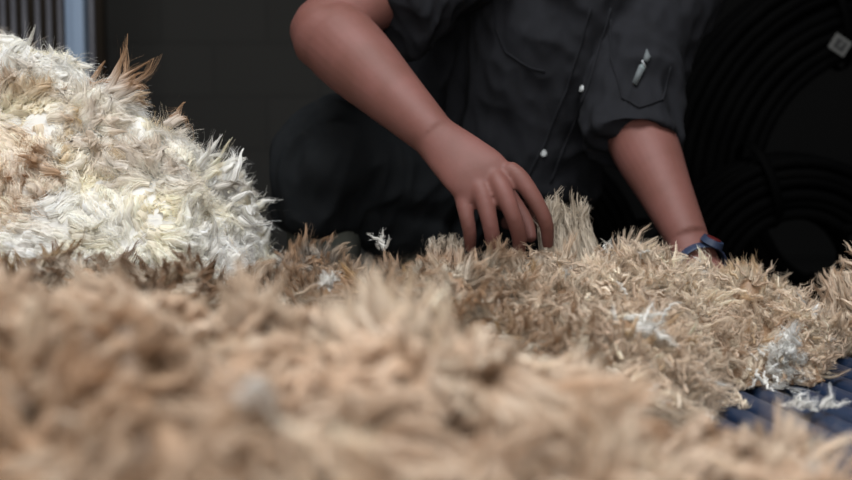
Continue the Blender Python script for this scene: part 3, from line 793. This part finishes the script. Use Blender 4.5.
# hair cap
bm = bmesh.new()
ball(bm, hx((0, .034, .042)), (.084, .100, .094), down, 48, 32)
cut = [v for v in bm.verts if (down.inverted() @ (v.co - HEAD)).z < .075 - 1.1 * max(0, (down.inverted() @ (v.co - HEAD)).y + .03)]
bmesh.ops.delete(bm, geom=cut, context='VERTS')
me = bm_mesh(bm, 'hair'); co = get_co(me); no = get_no(me); nz = Noise(77, 40, stretch=(1, .3, 1)); set_co(me, co + no * (nz(co) * .0025)[:, None])
hair = link('hair', me, M['hair'], person)
sm = hair.modifiers.new('s', 'SOLIDIFY'); sm.thickness = .008
for s in (-1, 1):
    bm = bmesh.new(); ball(bm, hx((s * .031, -.0665, .008)), (.0118, .0118, .0080), down, 16, 12)
    e = link('eye', bm_mesh(bm, 'eye'), M['eye'], person)
    bm = bmesh.new(); ball(bm, hx((s * .031, -.0768, .005)), (.0048, .0025, .0048), down, 12, 8)
    link('iris', bm_mesh(bm, 'iris'), M['iris'], e)
bm = bmesh.new(); ball(bm, hx((0, -.087, -.067)), (.023, .008, .0075), down); link('lips', bm_mesh(bm, 'lips'), M['lip'], person)
# wristwatch on the left wrist
wc = P(701, 263, 1.83); wd = (P(706, 256, 1.79) - WR_L).normalized()
S = Vector((1, .1, .1)); S = (S - wd * S.dot(wd)).normalized(); B = wd.cross(S)
bm = bmesh.new()
pts = [wc + S * .0375 * math.cos(q) + B * .030 * math.sin(q) for q in [2 * math.pi * i / 40 for i in range(40)]]
sweep(bm, pts, [(.011, .0022)] * 40, side=wd, n=1, seg=12, closed=True)
watch = link('wristwatch', bm_mesh(bm, 'wristwatch'), M['strap'], person); watch['label'] = 'blue strap of the wristwatch'
fc = wc + (S * .55 + B * (-1 if B.y > 0 else 1)).normalized() * .034
fn = (fc - wc).normalized(); R = fn.to_track_quat('Z', 'Y').to_matrix()
bm = bmesh.new(); r = bmesh.ops.create_cone(bm, cap_ends=True, segments=32, radius1=.019, radius2=.017, depth=.009)
bmesh.ops.transform(bm, matrix=Matrix.Translation(fc + fn * .004) @ R.to_4x4(), verts=r['verts'])
link('watch_case', bm_mesh(bm, 'watch_case'), M['strap'], watch, smooth=False)
bm = bmesh.new(); r = bmesh.ops.create_cone(bm, cap_ends=True, segments=32, radius1=.0115, radius2=.0115, depth=.002)
bmesh.ops.transform(bm, matrix=Matrix.Translation(fc + fn * .009) @ R.to_4x4(), verts=r['verts'])
link('watch_dial', bm_mesh(bm, 'watch_dial'), M['red'], watch, smooth=False)['label'] = 'red dial'

# ------------------------------------------------------------------ black pipe coils
def coil(name, c, axis, R0, R1, r, width, seed, label, ties=4):
    root = empty(name, c)
    axis = Vector(axis).normalized(); S = axis.orthogonal().normalized(); B = axis.cross(S)
    g = np.random.default_rng(seed); loops = []
    nr = int((R1 - R0) / (2 * r * .92)); nw = int(width / (2 * r * .95))
    pts = []
    for i in range(nw):
        order = range(nr) if i % 2 == 0 else range(nr - 1, -1, -1)
        for j in order:
            R_ = R0 + (j + .5) * 2 * r * .92; z = (i - (nw - 1) / 2) * 2 * r * .95
            jr, jz = g.normal(0, r * .16, 2); ph = g.uniform(0, 6.28)
            for q in range(44):
                a = 2 * math.pi * q / 44
                rr = R_ + jr + r * .22 * math.sin(2 * a + ph)
                pts.append(Vector(c) + S * rr * math.cos(a) + B * rr * math.sin(a) + axis * (z + jz + r * .2 * math.sin(a + ph)))
    bm = bmesh.new(); sweep(bm, pts, [r] * len(pts), side=axis, n=1, seg=8)
    link('pipe', bm_mesh(bm, 'pipe'), M['pipe'], root)
    for k in range(ties):
        a = 2 * math.pi * (k + .3) / ties; rad = S * math.cos(a) + B * math.sin(a)
        cc = Vector(c) + rad * (R0 + R1) / 2; hw, hh = (R1 - R0) / 2 + .005, width / 2 + .005
        q = [cc + rad * hw * math.cos(t) * (1.15) + axis * hh * math.sin(t) * 1.15 for t in [2 * math.pi * i / 20 for i in range(20)]]
        bm = bmesh.new(); sweep(bm, q, [(.010, .002)] * 20, side=rad.cross(axis), n=1, seg=8, closed=True)
        link('tie', bm_mesh(bm, 'tie'), M['pipe'], root)
    tag(root, label, 'pipe coil')
    return root, S, B
coil('pipe_coil', Vector((.80, 2.62, .32)), (-.12, 1, .06), .155, .315, .0125, .16, 5, 'lower coil of black pipe standing behind the wrist with the watch')
big, S_, B_ = coil('pipe_coil', Vector((1.12, 3.02, .555)), (-.10, 1, .10), .30, .55, .016, .18, 6, 'large coil of black pipe with a grey diamond tag')
coil('pipe_coil', Vector((.20, 2.86, .34)), (.15, 1, .05), .16, .335, .0125, .16, 8, 'coil of black pipe standing directly behind the crouching person')
# tag on the big coil
tp = P(840, 45, 2.86)
face = Matrix.Rotation(math.radians(90), 3, 'X')
rt = Matrix.Rotation(math.radians(5), 3, 'Z') @ Matrix.Rotation(math.radians(32), 3, 'Y')
o = box('tag', tp, (.046, .003, .040), M['tag'], big, rt, .001); o['label'] = 'grey diamond-shaped tag'
box('tag_print', tp + Vector((0, -.002, 0)), (.028, .0015, .025), M['tag_dark'], o, rt)
for a, s in ((25, (.004, .0012, .018)), (-30, (.003, .0012, .012))):
    box('tag_mark', tp + Vector((.002, -.0032, .001)), s, M['tag'], o, rt @ Matrix.Rotation(math.radians(a), 3, 'Y'))
bm = bmesh.new(); sweep(bm, [tp + Vector((.018, .0, .022)), tp + Vector((.03, .01, .05)), tp + Vector((.03, .05, .10))], [.0015] * 3, n=4, seg=6)
link('tag_string', bm_mesh(bm, 'tag_string'), M['pipe'], o)

# ------------------------------------------------------------------ gate and post, left background
gate = empty('metal_gate', (-1.5, 3.6, 0))
for px in (3, 13.5, 24.5, 37.5, 49, 60, 91):
    q = P(px, 20, 3.6)
    bm = bmesh.new(); sweep(bm, [(q.x, 3.6, .06), (q.x, 3.6, 1.42)], [.0075 if px < 80 else .010] * 2, n=1, seg=12); link('gate_bar', bm_mesh(bm, 'gate_bar'), M['bar'], gate)
for k in range(1, 16):
    x = P(3, 20, 3.6).x - k * .034
    bm = bmesh.new(); sweep(bm, [(x, 3.6, .06), (x, 3.6, 1.42)], [.0075] * 2, n=1, seg=12); link('gate_bar', bm_mesh(bm, 'gate_bar'), M['bar'], gate)
for z in (.06, 1.42):
    bm = bmesh.new(); sweep(bm, [(-1.86, 3.6, z), (-1.015, 3.6, z)], [.015] * 2, side=(0, 0, 1), n=1, seg=12); link('gate_rail', bm_mesh(bm, 'gate_rail'), M['bar'], gate)
tag(gate, 'barred metal gate behind the cream heap', 'gate')
post = empty('steel_post', (-1.06, 3.55, 0))
xa, xb, xc = P(65.5, 20, 3.55).x, P(75.5, 20, 3.55).x, P(87, 20, 3.55).x
box('post_flange', ((xa + xb) / 2, 3.56, 1.2), (xb - xa, .030, 2.4), M['post'], post, None, .003)
box('post_web', ((xb + xc) / 2, 3.535, 1.2), (xc - xb, .05, 2.4), M['post'], post, None, .003)
tag(post, 'steel post with sky-lit blue put into its colour, beside the barred gate', 'post')

# ------------------------------------------------------------------ room
def struct(name, c, s, m):
    o = box(name, c, s, m); o['kind'] = 'structure'; return o
struct('floor', (0, 1.5, -.05), (7.2, 8.2, .1), M['concrete'])
# back wall; open doorway and dark store on the right added for blackness
struct('wall_back', (-1.50, 4.55, 1.4), (3.9, .1, 2.8), M['wall'])
struct('wall_back_right', (3.25, 4.55, 1.4), (.7, .1, 2.8), M['wall'])
struct('wall_back_lintel', (1.675, 4.55, 2.6), (2.45, .1, .4), M['wall'])
struct('wall_added_store_back', (1.675, 6.45, 1.4), (2.8, .1, 2.8), M['dark_wall'])
struct('wall_added_store_left', (.32, 5.5, 1.4), (.1, 1.8, 2.8), M['dark_wall'])
struct('wall_added_store_right', (3.03, 5.5, 1.4), (.1, 1.8, 2.8), M['dark_wall'])
struct('floor_added_store', (1.675, 5.55, -.05), (2.6, 1.7, .1), M['dark_wall'])
struct('ceiling_added_store', (1.675, 5.5, 2.85), (2.8, 1.8, .1), M['dark_wall'])
struct('wall_left', (-3.55, 1.05, 1.4), (.1, 7.1, 2.8), M['wall'])
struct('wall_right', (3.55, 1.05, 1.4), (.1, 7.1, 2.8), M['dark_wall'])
box('timber_boards', (-2.2, 4.47, 1.1), (2.0, .05, 2.2), M['timber'])
tag(bpy.data.objects['timber_boards'], 'dark brown boards seen between the gate bars', 'boards')
# ceiling with a skylight over the table, front wall with an open doorway behind the camera
SX0, SX1, SY0, SY1 = -1.1, .9, -.4, 1.3
struct('ceiling', (0, (-2.5 + SY0) / 2, 2.85), (7.2, SY0 + 2.5, .1), M['ceiling'])
struct('ceiling_rear', (0, (4.6 + SY1) / 2, 2.85), (7.2, 4.6 - SY1, .1), M['ceiling'])
struct('ceiling_left', ((-3.6 + SX0) / 2, (SY0 + SY1) / 2, 2.85), (SX0 + 3.6, SY1 - SY0, .1), M['ceiling'])
struct('ceiling_right', ((3.6 + SX1) / 2, (SY0 + SY1) / 2, 2.85), (3.6 - SX1, SY1 - SY0, .1), M['ceiling'])
struct('wall_front_left', (-2.45, -2.55, 1.4), (2.3, .1, 2.8), M['dark_wall'])
struct('wall_front_right', (2.15, -2.55, 1.4), (2.9, .1, 2.8), M['dark_wall'])
struct('wall_front_lintel', (-.3, -2.55, 2.5), (2.0, .1, .6), M['dark_wall'])

# ------------------------------------------------------------------ light
def area(name, loc, target, sx, sy, power, col):
    l = bpy.data.lights.new(name, 'AREA'); l.shape = 'RECTANGLE'; l.size = sx; l.size_y = sy; l.energy = power; l.color = col
    o = bpy.data.objects.new(name, l); C.objects.link(o); o.location = loc
    o.rotation_euler = (Vector(target) - Vector(loc)).to_track_quat('-Z', 'Y').to_euler()
    return o
area('skylight', ((SX0 + SX1) / 2, (SY0 + SY1) / 2, 2.84), ((SX0 + SX1) / 2, (SY0 + SY1) / 2 + .001, 0), SX1 - SX0 - .02, SY1 - SY0 - .02, 108, (.97, .985, 1.0))
area('doorway_light', (-.3, -2.5, 1.2), (-.1, 1.2, .6), 1.9, 2.0, 62, (1.0, .98, .95))
W = bpy.data.worlds.new('World'); bpy.context.scene.world = W; W.use_nodes = True
W.node_tree.nodes['Background'].inputs[0].default_value = (.75, .85, 1, 1); W.node_tree.nodes['Background'].inputs[1].default_value = .35

# ------------------------------------------------------------------ camera
cd = bpy.data.cameras.new('camera'); cam = bpy.data.objects.new('camera', cd); C.objects.link(cam)
cam.location = CAM; cam.rotation_euler = (math.pi / 2 - PITCH, 0, 0)
cd.lens = 50; cd.sensor_width = 36; cd.clip_start = .05
cd.dof.use_dof = True; cd.dof.focus_distance = 1.58; cd.dof.aperture_fstop = 3.3
sc = bpy.context.scene; sc.camera = cam
sc.view_settings.view_transform = 'Standard'; sc.view_settings.look = 'None'; sc.view_settings.gamma = 1; sc.view_settings.exposure = 0.04
sc.cycles.use_denoising = True
